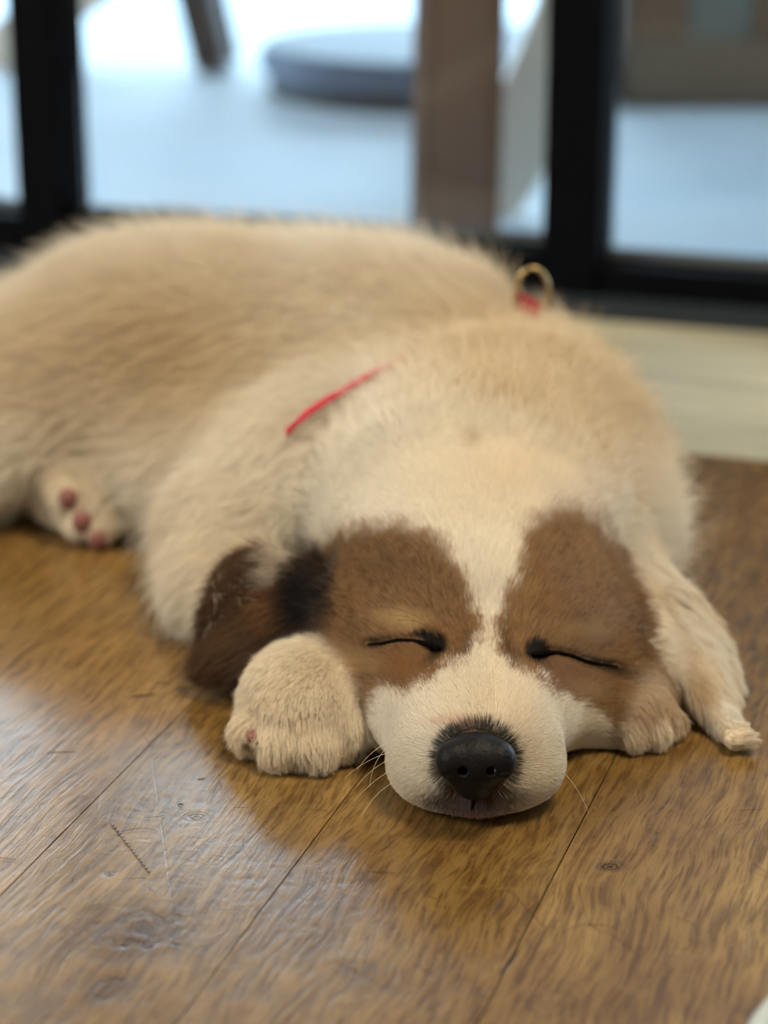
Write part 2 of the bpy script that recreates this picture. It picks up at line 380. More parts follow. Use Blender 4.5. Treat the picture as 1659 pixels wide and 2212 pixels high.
# corner object bottom right: pale blue-grey rounded thing
M_blue = simple('blue_grey_rubber', lin(120, 130, 152), .5, noise=.05)
M_white = simple('white_edge', lin(165, 172, 170), .5)
pcn = atz(1659, 2212, .0); 
sh = empty('dog_bowl', (pcn[0]+.0505, pcn[1]-.0545, 0)); tag(sh, 'blue-grey round bowl with pale rim at the bottom right corner of the frame', 'bowl')
def lathe(prof, n=64):
    vs, fs = [], []
    for r, z in prof:
        for k in range(n): a = 2*math.pi*k/n; vs.append((r*math.cos(a), r*math.sin(a), z))
    for i in range(len(prof)-1):
        for k in range(n): fs.append((i*n+k, i*n+(k+1) % n, (i+1)*n+(k+1) % n, (i+1)*n+k))
    fs.append(tuple(range(n))[::-1])
    return vs, fs
def lathe_obj(name, prof, m, par):
    vs, fs = lathe(prof); me = bpy.data.meshes.new(name); me.from_pydata(vs, [], fs); me.materials.append(m)
    for p in me.polygons: p.use_smooth = True
    return link(name, me, par)
lathe_obj('bowl_body', [(.05, 0), (.0655, 0), (.066, .003), (.0635, .012), (.0615, .016), (.057, .0165), (.048, .008), (.03, .005), (.001, .005)], M_blue, sh)
bm = bmesh.new()
vs, fs = lathe([(.0662, .0155), (.0668, .0172), (.0655, .0185), (.0625, .0185), (.0615, .017), (.0635, .0155)])
me = bpy.data.meshes.new('rim'); me.from_pydata(vs, [], fs[:-1]); me.materials.append(M_white); link('rim', me, sh)

# ================================================================== THE PUPPY
# ---- signed distance field of the body
def _smin(a, b, k):
    h = np.clip(.5+.5*(b-a)/k, 0, 1); return b*(1-h)+a*h-k*h*(1-h)
def rotm(rx=0, ry=0, rz=0):
    from mathutils import Euler
    return np.array(Euler((math.radians(rx), math.radians(ry), math.radians(rz))).to_matrix())
def sd_ell(P, c, r, R=None):
    q = P-np.array(c); q = q@R if R is not None else q
    r = np.array(r); k0 = np.sqrt(((q/r)**2).sum(-1)); k1 = np.sqrt(((q/r**2)**2).sum(-1))+1e-9
    return np.where(k0 < 1e-6, -r.min(), k0*(k0-1)/k1)
def sd_cap(P, a, b, r1, r2):
    a = np.array(a); b = np.array(b); pa = P-a; ba = b-a
    h = np.clip((pa@ba)/(ba@ba), 0, 1)
    return np.sqrt(((pa-h[..., None]*ba)**2).sum(-1))-(r1+(r2-r1)*h)
def sd_box(P, c, h, r, R=None):
    q = P-np.array(c); q = q@R if R is not None else q
    q = np.abs(q)-(np.array(h)-r); return np.sqrt((np.maximum(q, 0)**2).sum(-1))+np.minimum(q.max(-1), 0)-r
def sd_tri(P, a, b, c, th):
    a, b, c = map(np.array, (a, b, c)); ba = b-a; cb = c-b; ac = a-c; pa = P-a; pb = P-b; pc = P-c; nor = np.cross(ba, ac)
    s = (np.sign(pa@np.cross(ba, nor))+np.sign(pb@np.cross(cb, nor))+np.sign(pc@np.cross(ac, nor)))
    def e(x, p): return ((x*np.clip((p@x)/(x@x), 0, 1)[..., None]-p)**2).sum(-1)
    d2 = np.where(s < 2, np.minimum(np.minimum(e(ba, pa), e(cb, pb)), e(ac, pc)), (pa@nor)**2/(nor@nor))
    return np.sqrt(d2)-th
# each primitive: (group, blend radius, function, args, bounding centre, bounding radius)
PR = []
def ell(g, c, r, k=.012, R=None): PR.append((g, k, sd_ell, (c, r, R), np.array(c), max(r)))
def cap(g, a, b, r1, r2, k=.012): a = np.array(a); b = np.array(b); PR.append((g, k, sd_cap, (a, b, r1, r2), (a+b)/2, np.linalg.norm(a-b)/2+max(r1, r2)))
def rbx(g, c, h, r, k=.01, R=None): PR.append((g, k, sd_box, (c, h, r, R), np.array(c), np.linalg.norm(h)))
def tri(g, a, b, c, th, k=.004): m = (np.array(a)+b+c)/3; PR.append((g, k, sd_tri, (a, b, c, th), m, max(np.linalg.norm(np.array(x)-m) for x in (a, b, c))+th))

# head
ell('head', (.0285, .693, .040), (.047, .050, .040))
ell('head', (.0285, .660, .0355), (.040, .033, .032), .015)
ell('head', (.0015, .662, .022), (.026, .030, .022), .012)
ell('head', (.0570, .664, .022), (.028, .030, .022), .012)
ell('head', at(1385, 1475, .662), (.016, .018, .0155), .018)
ell('head', (.0300, .634, .0150), (.0365, .030, .0160), .018)
ell('head', at(1300, 1520, .645), (.013, .020, .014), .018)
ell('head', (.0075, .640, .038), (.016, .014, .011), .010)      # brows
ell('head', (.0490, .641, .038), (.016, .014, .011), .010)
# muzzle
rbx('muzzle', (.0275, .6060, .0182), (.0245, .032, .0175), .0165, .022)
ell('muzzle', (.0275, .612, .027), (.017, .038, .0125), .010)
ell('muzzle', (.0165, .5895, .0120), (.0152, .016, .0112), .006)
ell('muzzle', (.0385, .5895, .0120), (.0152, .016, .0112), .006)
ell('muzzle', (.0275, .587, .0066), (.0160, .0165, .0058), .004)    # lower lip
# neck, chest
ell('neck', (.036, .742, .043), (.046, .050, .034), .03)
cap('neck', (.032, .715, .032), (.046, .800, .038), .044, .048, .025)
ell('neck', (.050, .765, .024), (.055, .050, .026), .02)
ell('body', (.045, .850, .034), (.056, .060, .036), .03)
ell('body', (.075, .800, .025), (.028, .055, .028), .02)
# trunk
ell('body', (-.025, .895, .045), (.095, .072, .0545), .03)
ell('body', (-.100, .905, .045), (.066, .068, .053), .03)
ell('body', (-.158, .885, .030), (.042, .062, .030), .03)
# far left shoulder, upper arm
ell('arm', (-.016, .800, .030), (.040, .045, .030), .04)
cap('arm', (-.020, .800, .030), (-.056, .765, .022), .026, .021, .035)
cap('arm', (-.060, .765, .020), (-.062, .725, .015), .020, .012, .012)
cap('arm', (-.056, .740, .014), (-.030, .668, .013), .014, .0125, .010)
# front left paw (left in the picture)
ell('paw_left', (-.0255, .634, .0150), (.0180, .0235, .0145), .008)
for dx, y, z, r in ((-.0150, .622, .0080, .0070), (-.0065, .6135, .0075, .0074), (.0045, .6125, .0075, .0074), (.0135, .620, .0085, .0072)):
    cap('paw_left', (-.0255+dx*.7, y+.014, z+.004), (-.0255+dx, y, z), r, r*.94, .0050)
# front right paw under the cheek
ell('paw_right', (.0803, .645, .0110), (.0105, .022, .0100), .006)
for dx, y in ((-.0125, .640), (-.004, .636), (.0055, .638), (.0120, .645)):
    cap('paw_right', (.0808+dx*.4, y+.001, .009), (.0808+dx*.80, y-.011, .0058), .0052, .0050, .003)
# thigh and hind paw
ell('thigh', (-.156, .875, .038), (.040, .032, .024), .03, rotm(0, -10, 0))
ell('thigh', (-.205, .888, .028), (.040, .034, .022), .025)
ell('body', (-.062, .838, .024), (.045, .034, .024), .03)
cap('paw_hind', (-.138, .866, .022), (-.126, .836, .015), .0145, .0140, .010)
hpc = at(190, 1095, .822)
cap('paw_hind', (-.126, .838, .015), (-.1165, .822, .0125), .0145, .0130, .008)
for q in ((146, 1075, .815), (170, 1130, .812), (215, 1150, .811), (240, 1120, .814)):
    p = at(*q); p[2] = max(p[2], .0065); cap('paw_hind', p+(-.004, .012, .004), p, .0065, .0058, .003)
# ears
def T(*p): return np.array(p)
def flat(g, p0, p1, side, r, k):     # flattened ellipsoid along p0-p1, broad towards side
    L = p1-p0; ln = np.linalg.norm(L); L = L/ln; Wd = side-(side@L)*L; Wd /= np.linalg.norm(Wd); Nn = np.cross(L, Wd)
    ell(g, (p0+p1)/2, (ln/2, r[0], r[1]), k, np.stack([L, Wd, Nn], -1))
LA = at(700, 1250, .670)
sL = at(600, 1180, .683)-at(640, 1400, .652)
flat('ear_left', at(722, 1290, .664), at(520, 1290, .679), sL, (.0135, .0030), .004)
flat('ear_left', at(572, 1185, .684), at(470, 1420, .673), at(640, 1330, .665)-at(520, 1300, .678), (.0105, .0028), .006)
flat('ear_left', at(700, 1340, .656), at(440, 1432, .669), sL, (.0075, .0028), .006)
sR = at(1600, 1400, .690)-at(1400, 1400, .652)
flat('ear_right', at(1350, 1160, .712), at(1512, 1455, .662), sR, (.0172, .0048), .014)
flat('ear_right', at(1455, 1290, .685), at(1572, 1550, .653), sR, (.0122, .0042), .010)
flat('ear_right', at(1500, 1440, .660), at(1542, 1604, .640)*[1, 1, 0]+T(0, 0, .0048), sR, (.0080, .0034), .006)
RD = at(1545, 1590, .641); RD[2] = .0045
RT = atz(1618, 1594, .006); RM = atz(1585, 1602, .0042)
cap('ear_right', RD, RM, .0030, .0019, .006); cap('ear_right', RM, RT, .0019, .0004, .004)

CARVE = []          # shallow grooves: (polyline, radius, blend)
def sdf(P, groups=None, carve=True):
    P = np.asarray(P); sh = P.shape[:-1]; P = P.reshape(-1, 3)
    f = np.full(len(P), .5)
    for g, k, fn, args, bc, br in PR:
        if groups and g not in groups: continue
        m = ((P-bc)**2).sum(-1) < (br+.03+k)**2
        if not m.any(): continue
        idx = np.nonzero(m)[0]; d = fn(P[idx], *args); f[idx] = _smin(f[idx], d, k)
    if carve:
        for pl, r, k in CARVE:
            for a, b in zip(pl[:-1], pl[1:]):
                m = ((P-(a+b)/2)**2).sum(-1) < (np.linalg.norm(a-b)/2+r+.01)**2
                if not m.any(): continue
                idx = np.nonzero(m)[0]; d = sd_cap(P[idx], a, b, r, r); f[idx] = -_smin(-f[idx], d, k)
    f = np.maximum(f, .0006-P[:, 2])
    return f.reshape(sh)
def grad(P, e=.0006, **kw):
    P = np.asarray(P); g = np.stack([sdf(P+np.eye(3)[i]*e, **kw)-sdf(P-np.eye(3)[i]*e, **kw) for i in range(3)], -1)
    return g/(np.linalg.norm(g, axis=-1, keepdims=True)+1e-9)
def hit(px, py, off=0., t0=.5):
    d = ray(px, py); L = np.linalg.norm(d); d = d/L; o = np.array([0, 0, CAMZ]); t = t0
    for _ in range(140):
        s = float(sdf((o+d*t)[None], carve=False)[0])-off
        if s < 1e-4: break
        t += .015 if s > .3 else max(s*.8, 1e-4)
        if t > 1.3: break
    return o+d*t
def hits(pts, off=0.): return np.array([hit(x, y, off) for x, y in pts])
EYE_L = hits([(948, 1402), (925, 1392), (895, 1385), (860, 1383), (825, 1390), (795, 1392)])
EYE_R = hits([(1152, 1415), (1175, 1410), (1205, 1410), (1235, 1416), (1265, 1428), (1300, 1436), (1335, 1440)])
CARVE += [(EYE_L[:2], .0019, .002), (EYE_R[:2], .0019, .002)]
PHIL = hits([(1022, 1700), (1020, 1740)])
CARVE += [(PHIL, .0006, .0010)]

GRID = {}
def surface_nets(fn, lo, hi, h, proj_iter=2):
    ax = [np.arange(lo[i], hi[i]+h, h) for i in range(3)]; n = [len(a) for a in ax]
    G = np.stack(np.meshgrid(*ax, indexing='ij'), -1); F = fn(G)
    GRID['last'] = (np.array(lo), h, F)
    ins = F < 0
    act = np.zeros([k-1 for k in n], bool); cnt = np.zeros_like(act, dtype=np.int8)
    for c in np.ndindex(2, 2, 2):
        cnt += ins[c[0]:n[0]-1+c[0], c[1]:n[1]-1+c[1], c[2]:n[2]-1+c[2]]
    act = (cnt > 0) & (cnt < 8); ci = np.argwhere(act)
    vid = -np.ones(act.shape, int); vid[tuple(ci.T)] = np.arange(len(ci))
    acc = np.zeros((len(ci), 3)); w_ = np.zeros(len(ci))
    cs = list(np.ndindex(2, 2, 2))
    for a in cs:
        for d in range(3):
            if a[d] == 0:
                b = list(a); b[d] = 1
                A = ci+np.array(a); B = ci+np.array(b); fa = F[tuple(A.T)]; fb = F[tuple(B.T)]
                m = (fa < 0) != (fb < 0); t = np.where(m, fa/(fa-fb+1e-12), 0)
                acc += np.where(m[:, None], A+(B-A)*t[:, None], 0); w_ += m
    V = np.array(lo)+acc/w_[:, None]*h
    quads = []
    for d in range(3):
        sl0 = [slice(None)]*3; sl1 = [slice(None)]*3; sl0[d] = slice(0, -1); sl1[d] = slice(1, None)
        ch_ = ins[tuple(sl0)] != ins[tuple(sl1)]; e = np.argwhere(ch_)
        u, v = (d+1) % 3, (d+2) % 3
        e = e[(e[:, u] > 0) & (e[:, v] > 0) & (e[:, u] < n[u]-1) & (e[:, v] < n[v]-1)]
        fl = ins[tuple(e.T)]
        def cell(du, dv): q = e.copy(); q[:, u] -= du; q[:, v] -= dv; return vid[tuple(q.T)]
        q = np.stack([cell(1, 1), cell(0, 1), cell(0, 0), cell(1, 0)], -1)
        q[~fl] = q[~fl][:, ::-1]; quads.append(q)
    Q = np.concatenate(quads)
    for _ in range(proj_iter):
        f = fn(V); e = h*.3; g = np.stack([fn(V+np.eye(3)[i]*e)-fn(V-np.eye(3)[i]*e) for i in range(3)], -1)/(2*e)
        V = V-np.clip(f, -h, h)[:, None]*g/np.maximum((g*g).sum(-1, keepdims=True), .3)
    return V, Q
def mesh_np(name, V, Q, m, parent, smooth=True):
    me = bpy.data.meshes.new(name); me.vertices.add(len(V)); me.vertices.foreach_set('co', V.astype(np.float32).ravel())
    me.loops.add(Q.size); me.loops.foreach_set('vertex_index', Q.astype(np.int32).ravel())
    me.polygons.add(len(Q)); me.polygons.foreach_set('loop_start', np.arange(0, Q.size, 4, dtype=np.int32))
    me.update(calc_edges=True); me.validate()
    if smooth: me.polygons.foreach_set('use_smooth', np.ones(len(me.polygons), bool))
    if m: me.materials.append(m)
    return link(name, me, parent)

HS = .0021
V, Q = surface_nets(sdf, (-.262, .560, -.004), (.140, .995, .112), HS)
GLO, GH, GF = GRID['last']; N_ = grad(V)
GG = np.stack(np.gradient(GF, GH), -1).astype(np.float32); GF = GF.astype(np.float32)
def gsample(P):
    q = (P-GLO)/GH; n = np.array(GF.shape); q = np.clip(q, 0, n-1.001); i = q.astype(np.int32); f = (q-i).astype(np.float32); s = 0; g = 0
    for c in np.ndindex(2, 2, 2):
        w_ = np.ones(len(P), np.float32)
        for d in range(3): w_ = w_*(f[:, d] if c[d] else 1-f[:, d])
        j = tuple((i+np.array(c)).T); s = s+GF[j]*w_; g = g+GG[j]*w_[:, None]
    return s, g/(np.linalg.norm(g, axis=-1, keepdims=True)+1e-6)

# ---- coat markings: laid out once on the head and ear as seen face on
def poly_sd(x, y, poly):
    poly = np.array(poly, float); d = np.full(len(x), 1e9); ins = np.zeros(len(x), bool)
    for i in range(len(poly)):
        a = poly[i]; b = poly[(i+1) % len(poly)]; e = b-a; wx = x-a[0]; wy = y-a[1]
        t = np.clip((wx*e[0]+wy*e[1])/(e@e), 0, 1); d = np.minimum(d, np.hypot(wx-e[0]*t, wy-e[1]*t))
        c = (a[1] > y) != (b[1] > y); xi = a[0]+(y-a[1])*e[0]/(e[1] if e[1] else 1e-9); ins ^= c & (x < xi)
    return np.where(ins, -d, d)
def ell_sd(x, y, cx, cy, rx, ry, ang=0):
    a = math.radians(ang); u = (x-cx)*math.cos(a)+(y-cy)*math.sin(a); v = -(x-cx)*math.sin(a)+(y-cy)*math.cos(a)
    return np.sqrt((u/rx)**2+(v/ry)**2)
def sm(x, a, b): t = np.clip((x-a)/(b-a), 0, 1); return t*t*(3-2*t)
PATCH_L = [(645, 1290), (665, 1240), (700, 1190), (740, 1160), (800, 1152), (880, 1146), (925, 1165), (960, 1205), (985, 1250), (1012, 1300), (1030, 1350), (1033, 1395), (1010, 1434), (965, 1448), (935, 1470), (905, 1488), (872, 1502), (840, 1490), (815, 1498), (806, 1550), (790, 1560), (765, 1480), (740, 1430), (700, 1420), (640, 1400), (590, 1370)]
PATCH_R = [(1204, 1102), (1152, 1128), (1120, 1179), (1112, 1247), (1098, 1300), (1075, 1369), (1078, 1412), (1103, 1445), (1159, 1462), (1189, 1502), (1258, 1522), (1300, 1545), (1330, 1610), (1400, 1600), (1455, 1570), (1470, 1505), (1409, 1429), (1390, 1369), (1384, 1278), (1355, 1225), (1315, 1187), (1296, 1140), (1250, 1112)]
def poly_line_px(pts3): x, y = proj(pts3); return list(zip(x, y))
EL2 = poly_line_px(EYE_L); ER2 = poly_line_px(EYE_R)
def line_d(x, y, pts):
    d = np.full(len(x), 1e9); tt = np.zeros(len(x)); n = len(pts)-1
    for i in range(n):
        a = np.array(pts[i]); b = np.array(pts[i+1]); e = b-a; t = np.clip(((x-a[0])*e[0]+(y-a[1])*e[1])/(e@e), 0, 1)
        q = np.hypot(x-a[0]-e[0]*t, y-a[1]-e[1]*t); m = q < d; d = np.where(m, q, d); tt = np.where(m, (i+t)/n, tt)
    return d, tt
def vnoise(P, s, seed=0):
    q = P*s+seed*17.3; i = np.floor(q).astype(np.int64); f = q-i; f = f*f*(3-2*f); out = 0
    for c in np.ndindex(2, 2, 2):
        k = (i[:, 0]+c[0])*374761393+(i[:, 1]+c[1])*668265263+(i[:, 2]+c[2])*2147483647+seed*1013; k = (k ^ (k >> 13))*1274126177; k = (k ^ (k >> 16)) & 0xffff
        wgt = np.ones(len(P))
        for d in range(3): wgt = wgt*(f[:, d] if c[d] else 1-f[:, d])
        out = out+wgt*(k/65535.)
    return out
CREAM = np.array(lin(236, 230, 216)); WARM = np.array(lin(228, 210, 178)); TAN = np.array(lin(214, 196, 164))
BROWN = np.array(lin(156, 121, 82)); DBROWN = np.array(lin(84, 60, 42)); BLACKF = np.array(lin(28, 22, 21)); ORANGE = np.array(lin(156, 114, 74)); FAWN = np.array(lin(188, 158, 112))
GNAMES = ['head', 'muzzle', 'neck', 'body', 'arm', 'paw_left', 'paw_right', 'thigh', 'paw_hind', 'ear_left', 'ear_right']
def gweights(P):
    D = np.stack([sdf(P, groups=[g], carve=False) for g in GNAMES], -1)
    D = D-D.min(-1, keepdims=True); w_ = np.exp(-D/.0035); w_ /= w_.sum(-1, keepdims=True)
    return {g: w_[:, i] for i, g in enumerate(GNAMES)}
def coat(P, gw, jit):
    tot = sum(v**3 for v in gw.values()); gw = {k: v**3/tot for k, v in gw.items()}
    x, y = proj(P); n1 = vnoise(P, 90, 1); n2 = vnoise(P, 300, 2); n3 = vnoise(P, 35, 3)
    jx = (n2-.5)*22+(n1-.5)*22+jit*7
    def mixc(c, k, f): f = np.clip(f, 0, 1)[:, None]; return c*(1-f)+k*f
    c = np.tile(CREAM, (len(P), 1))
    # warm back of the neck and flank, paler rump top; flank tan includes painted shading
    neckf = np.clip(1.25-ell_sd(x, y, 1180, 830, 330, 230, 25), 0, 1)*(gw['neck']+gw['body']); c = mixc(c, WARM*.93, neckf*1.3)
    c = mixc(c, TAN, np.clip(1.2-ell_sd(x, y, 380, 760, 420, 230, 10), 0, 1)*(gw['body']+gw['thigh'])*.9)
    c = mixc(c, TAN, (n3-.35)*.7*(gw['body']+gw['thigh']+gw['arm']*.6))
    c = mixc(c, WARM, np.clip(1.1-ell_sd(x, y, 1120, 1040, 260, 140), 0, 1)*.5)
    c = mixc(c, TAN*.85, np.clip(1.1-ell_sd(x, y, 1018, 975, 24, 26), 0, 1)*.6)
    hd = np.clip(gw['head']+gw['muzzle'], 0, 1)
    c = mixc(c, WARM, hd*np.clip(1.1-ell_sd(x, y, 1110, 1500, 180, 150), 0, 1)*.45)
    # patches
    bm_ = np.maximum(hd, gw['neck']*.9)
    topl = 14+22*sm(-y, -1240, -1150); topr = 13+26*sm(-y, -1230, -1120)
    fl = 1-sm(poly_sd(x, y, PATCH_L)-5+jx, -topl, topl*.7); frr = 1-sm(poly_sd(x, y, PATCH_R)-5+jx, -topr, topr*.7)
    base = np.tile(BROWN, (len(P), 1)); base = mixc(base, ORANGE, (n1-.45)*1.1); base = mixc(base, DBROWN*.8, (n2-.5)*.4+np.clip(jit, 0, 1.6)*.48); base = mixc(base, FAWN, np.maximum(-jit-.2, 0)*.34)
    base = mixc(base, DBROWN, np.clip(1.2-ell_sd(x, y, 860, 1240, 120, 80, 20), 0, 1)*.35)
    base = mixc(base, FAWN, np.clip(1.3-ell_sd(x, y, 885, 1350, 62, 20, 8), 0, 1)*1.0)
    base = mixc(base, FAWN, np.clip(1.3-ell_sd(x, y, 1240, 1372, 66, 22, 5), 0, 1)*.7)
    base = mixc(base, ORANGE, np.clip(1.2-ell_sd(x, y, 872, 1445, 60, 40, 0), 0, 1)*.9)
    base = mixc(base, FAWN, np.clip(1.2-ell_sd(x, y, 790, 1430, 60, 30, 20), 0, 1)*.6)
    base = mixc(base, ORANGE, np.clip(1.2-ell_sd(x, y, 1215, 1465, 70, 36, 10), 0, 1)*.8)
    base = mixc(base, FAWN, np.clip(1.2-ell_sd(x, y, 1260, 1500, 60, 28, 15), 0, 1)*.5)
    base = mixc(base, FAWN, np.clip(1.2-ell_sd(x, y, 1395, 1530, 60, 50, 0), 0, 1)*.5)
    base = mixc(base, DBROWN, np.clip(1.2-ell_sd(x, y, 1330, 1450, 90, 18, 12), 0, 1)*.9)
    base = mixc(base, DBROWN, np.clip(1.2-ell_sd(x, y, 1375, 1360, 22, 90, -5), 0, 1)*.4)
    base = mixc(base, DBROWN, np.clip(1.2-ell_sd(x, y, 1098, 1420, 18, 55, -15), 0, 1)*.6)
    base = mixc(base, DBROWN, np.clip(1.2-ell_sd(x, y, 1014, 1410, 16, 40, 5), 0, 1)*.6)
    bl = np.clip(1.25-ell_sd(x+jit*10, y, 676, 1268, 40, 72, 14), 0, 1)*1.1; base = mixc(base, BLACKF, bl)
    base = mixc(base, DBROWN*.7, np.clip(1.25-ell_sd(x, y, 655, 1350, 70, 50, 0), 0, 1)*1.1)
    c = mixc(c, base.T.T, 0*fl) if False else c*(1-(np.maximum(fl, frr)*bm_)[:, None])+base*(np.maximum(fl, frr)*bm_)[:, None]
    gp = (1-sm(poly_sd(x, y, [(650, 1235), (690, 1190), (735, 1200), (745, 1400), (690, 1410), (585, 1410), (600, 1330)])+jit*6, -10, 10))*(1-gw['paw_left'])*(P[:, 1] < .73)
    gb = mixc(np.tile(DBROWN*.8, (len(P), 1)), BLACKF, np.clip(1.4-ell_sd(x, y, 672, 1275, 50, 90, 10), 0, 1))
    gp = np.where(hd > .5, gp*np.clip((745-x)/60, 0, 1), gp); c = c*(1-gp[:, None])+gb*gp[:, None]
    # eye rims
    for pts, s_ in ((EL2, 1), (ER2, 1)):
        d, tt = line_d(x, y, pts); wd = 8+14*(1-sm(tt, .0, .26))+4*sm(tt, .6, .9)
        strength = 1-.12*sm(tt, .2, .6)-.4*sm(tt, .9, 1.)
        c = mixc(c, BLACKF*.2, hd*(1-sm(d+jit*2.5, wd*.55, wd*1.25))*strength)
    for (a, b) in (((948, 1408), (925, 1440)), ((1156, 1424), (1175, 1446))):
        d, tt = line_d(x, y, [a, b]); c = mixc(c, BLACKF*.6, hd*(1-sm(d+jit*2, 6, 17))*(1-tt*.75))
    # nose surround, lip
    nn = ell_sd(x, y, 1028, 1643, 85, 82); c = mixc(c, BLACKF, hd*(1-sm(nn+jit*.06, .90, 1.06))*.95)
    lp = ell_sd(x, y, 1022, 1722, 104, 38); c = mixc(c, np.array(lin(84, 62, 58)), hd*(1-sm(lp+jit*.12, .65, 1.2))*.9)
    lp = ell_sd(x, y, 1022, 1757, 85, 9); c = mixc(c, np.array(lin(196, 150, 138)), hd*(1-sm(lp, .7, 1.3))*.6)
    pk = ell_sd(x, y, 985, 1566, 60, 12); c = mixc(c, np.array(lin(222, 176, 152)), hd*(1-sm(pk, .5, 1.4))*.3)
    # left ear brown with a pale notch, right ear cream
    e = np.tile(DBROWN*1.05, (len(P), 1)); e = mixc(e, BROWN*.85, (n1-.35)*1.0); e = mixc(e, ORANGE*.8, np.clip(1.2-ell_sd(x, y, 610, 1300, 60, 50), 0, 1)*.8)
    e = mixc(e, BLACKF, np.clip(1.3-ell_sd(x, y, 670, 1290, 50, 75, 10), 0, 1)*1.2); e = mixc(e, BLACKF, np.clip(1.2-ell_sd(x, y, 665, 1370, 80, 18, 0), 0, 1)*.8)
    e = mixc(e, np.array(lin(206, 194, 178)), (1-sm(ell_sd(x+jit*8, y, 620, 1215, 36, 50, 25), .6, 1.2))*1.0)
    c = c*(1-gw['ear_left'][:, None])+e*gw['ear_left'][:, None]
    er = np.tile(CREAM, (len(P), 1)); er = mixc(er, WARM, (n1-.3)*.8); er = mixc(er, FAWN, np.clip(jit, 0, 2)*.22); er = mixc(er, FAWN, np.clip(1.3-ell_sd(x, y, 1478, 1440, 20, 110, -32), 0, 1)*.7); er = mixc(er, FAWN, np.clip(1.2-ell_sd(x, y, 1400, 1430, 22, 60, -30), 0, 1)*.6)
    c = c*(1-gw['ear_right'][:, None])+er*gw['ear_right'][:, None]
    for g, k in (('paw_left', WARM), ('paw_hind', WARM)): c = mixc(c, k, gw[g]*(.35+.5*(n1-.5)))
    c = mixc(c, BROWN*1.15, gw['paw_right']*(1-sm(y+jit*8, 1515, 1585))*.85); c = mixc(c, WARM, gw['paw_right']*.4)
    return np.clip(c*(1+jit[:, None]*.05), 0, 1)

# ---- materials of the coat
def fur_mat(name):
    t = NT(name); t.t.nodes.remove(t.b)
    at_ = t.n('ShaderNodeAttribute', attribute_name='col'); hi = t.n('ShaderNodeHairInfo')
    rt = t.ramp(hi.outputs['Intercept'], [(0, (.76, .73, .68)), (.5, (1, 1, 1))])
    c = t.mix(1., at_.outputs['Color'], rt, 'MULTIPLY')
    df = t.n('ShaderNodeBsdfDiffuse', ins={0: c}); tl = t.n('ShaderNodeBsdfTranslucent', ins={0: c})
    m1 = t.n('ShaderNodeMixShader', ins={0: .38, 1: df.outputs[0], 2: tl.outputs[0]})
    hr = t.n('ShaderNodeBsdfHair', component='Reflection', ins={'Color': t.mix(.25, c, (1, 1, 1)), 'RoughnessU': .35, 'RoughnessV': .6})
    m2 = t.n('ShaderNodeMixShader', ins={0: .055, 1: m1.outputs[0], 2: hr.outputs[0]})
    t.L(m2.outputs[0], t.out.inputs[0]); return t.m
M_fur = fur_mat('coat_hair')
t = NT('puppy_skin'); at_ = t.n('ShaderNodeAttribute', attribute_name='col')
t.L(t.mix(1., at_.outputs['Color'], (.78, .74, .68), 'MULTIPLY'), t.b.inputs['Base Color']); t.b.inputs['Roughness'].default_value = .9
t.b.inputs['Specular IOR Level'].default_value = .1; M_skin = t.m
M_nose = simple('wet_black_nose', (.004, .0037, .0043), .5, noise=.4, scale=900, bump=.2, spec=.16)
M_nosr = simple('nostril_black', (.002, .002, .002), .9, spec=.05)
M_pad = simple('pink_pad', lin(122, 74, 68), .55, noise=.2, scale=300, bump=.2)
M_claw = simple('dark_claw', lin(60, 42, 38), .35)
M_lash = simple('lash_line', (.004, .003, .003), .9, spec=.02)
M_red = simple('red_webbing', lin(176, 34, 52), .7, noise=.2, scale=400, bump=.3)
M_brass = simple('brass_wire', lin(196, 170, 120), .3, metal=1.0, noise=.1)
M_whisk = simple('whisker', lin(232, 214, 180), .5)
M_dark = simple('dark_hair', lin(52, 34, 22), .5)

dog = empty('puppy', (.03, .75, 0)); tag(dog, 'fluffy cream puppy with brown eye patches asleep flat on the wooden floor', 'puppy')
DM = Matrix.Translation((-.03, -.75, 0)); DOFF = np.array([.03, .75, 0])
def dchild(o): o.location = tuple(-DOFF); return o
gwV = gweights(V)
body = dchild(mesh_np('body', V, Q, M_skin, dog)); tag(body, 'lying body and head under the coat')
colV = coat(V, gwV, np.zeros(len(V)))
if len(body.data.vertices) == len(V):
    ca = body.data.color_attributes.new('col', 'FLOAT_COLOR', 'POINT'); ca.data.foreach_set('color', np.concatenate([colV, np.ones((len(V), 1))], -1).astype(np.float32).ravel())

# ---- fur
FS = 1.
tris = np.concatenate([Q[:, [0, 1, 2]], Q[:, [0, 2, 3]]])
ta = .5*np.linalg.norm(np.cross(V[tris[:, 1]]-V[tris[:, 0]], V[tris[:, 2]]-V[tris[:, 0]]), axis=-1)
#            density/mm2, length mm, radius mm, lift, clump mm, clump strength, messy
FP = {'head':      (19.0,  9.0, .038, .10, 1.1, .45, .07),
      'muzzle':    (20.0, 3.6, .034, .20, .8, .40, .09),
      'neck':      (4.0, 15.0, .065, .40, 2.5, .32, .22),
      'body':      (2.4, 18.0, .090, .46, 3.5, .32, .28),
      'arm':       (4.5, 14.0, .070, .36, 2.5, .32, .24),
      'paw_left':  (14.0, 7.5, .045, .30, 1.4, .60, .20),
      'paw_right': (9.0,  6.0, .048, .30, 1.4, .55, .20),
      'thigh':     (2.4, 17.0, .090, .42, 3.5, .32, .28),
      'paw_hind':  (5.0,  5.5, .065, .30, 2.0, .50, .22),
      'ear_left':  (12.0, 10.5, .048, .26, 2.0, .65, .30),
      'ear_right': (13.0, 11.0, .046, .20, 2.6, .72, .20)}
PV = np.array([FP[g] for g in GNAMES]); WV = np.stack([gwV[g] for g in GNAMES], -1)
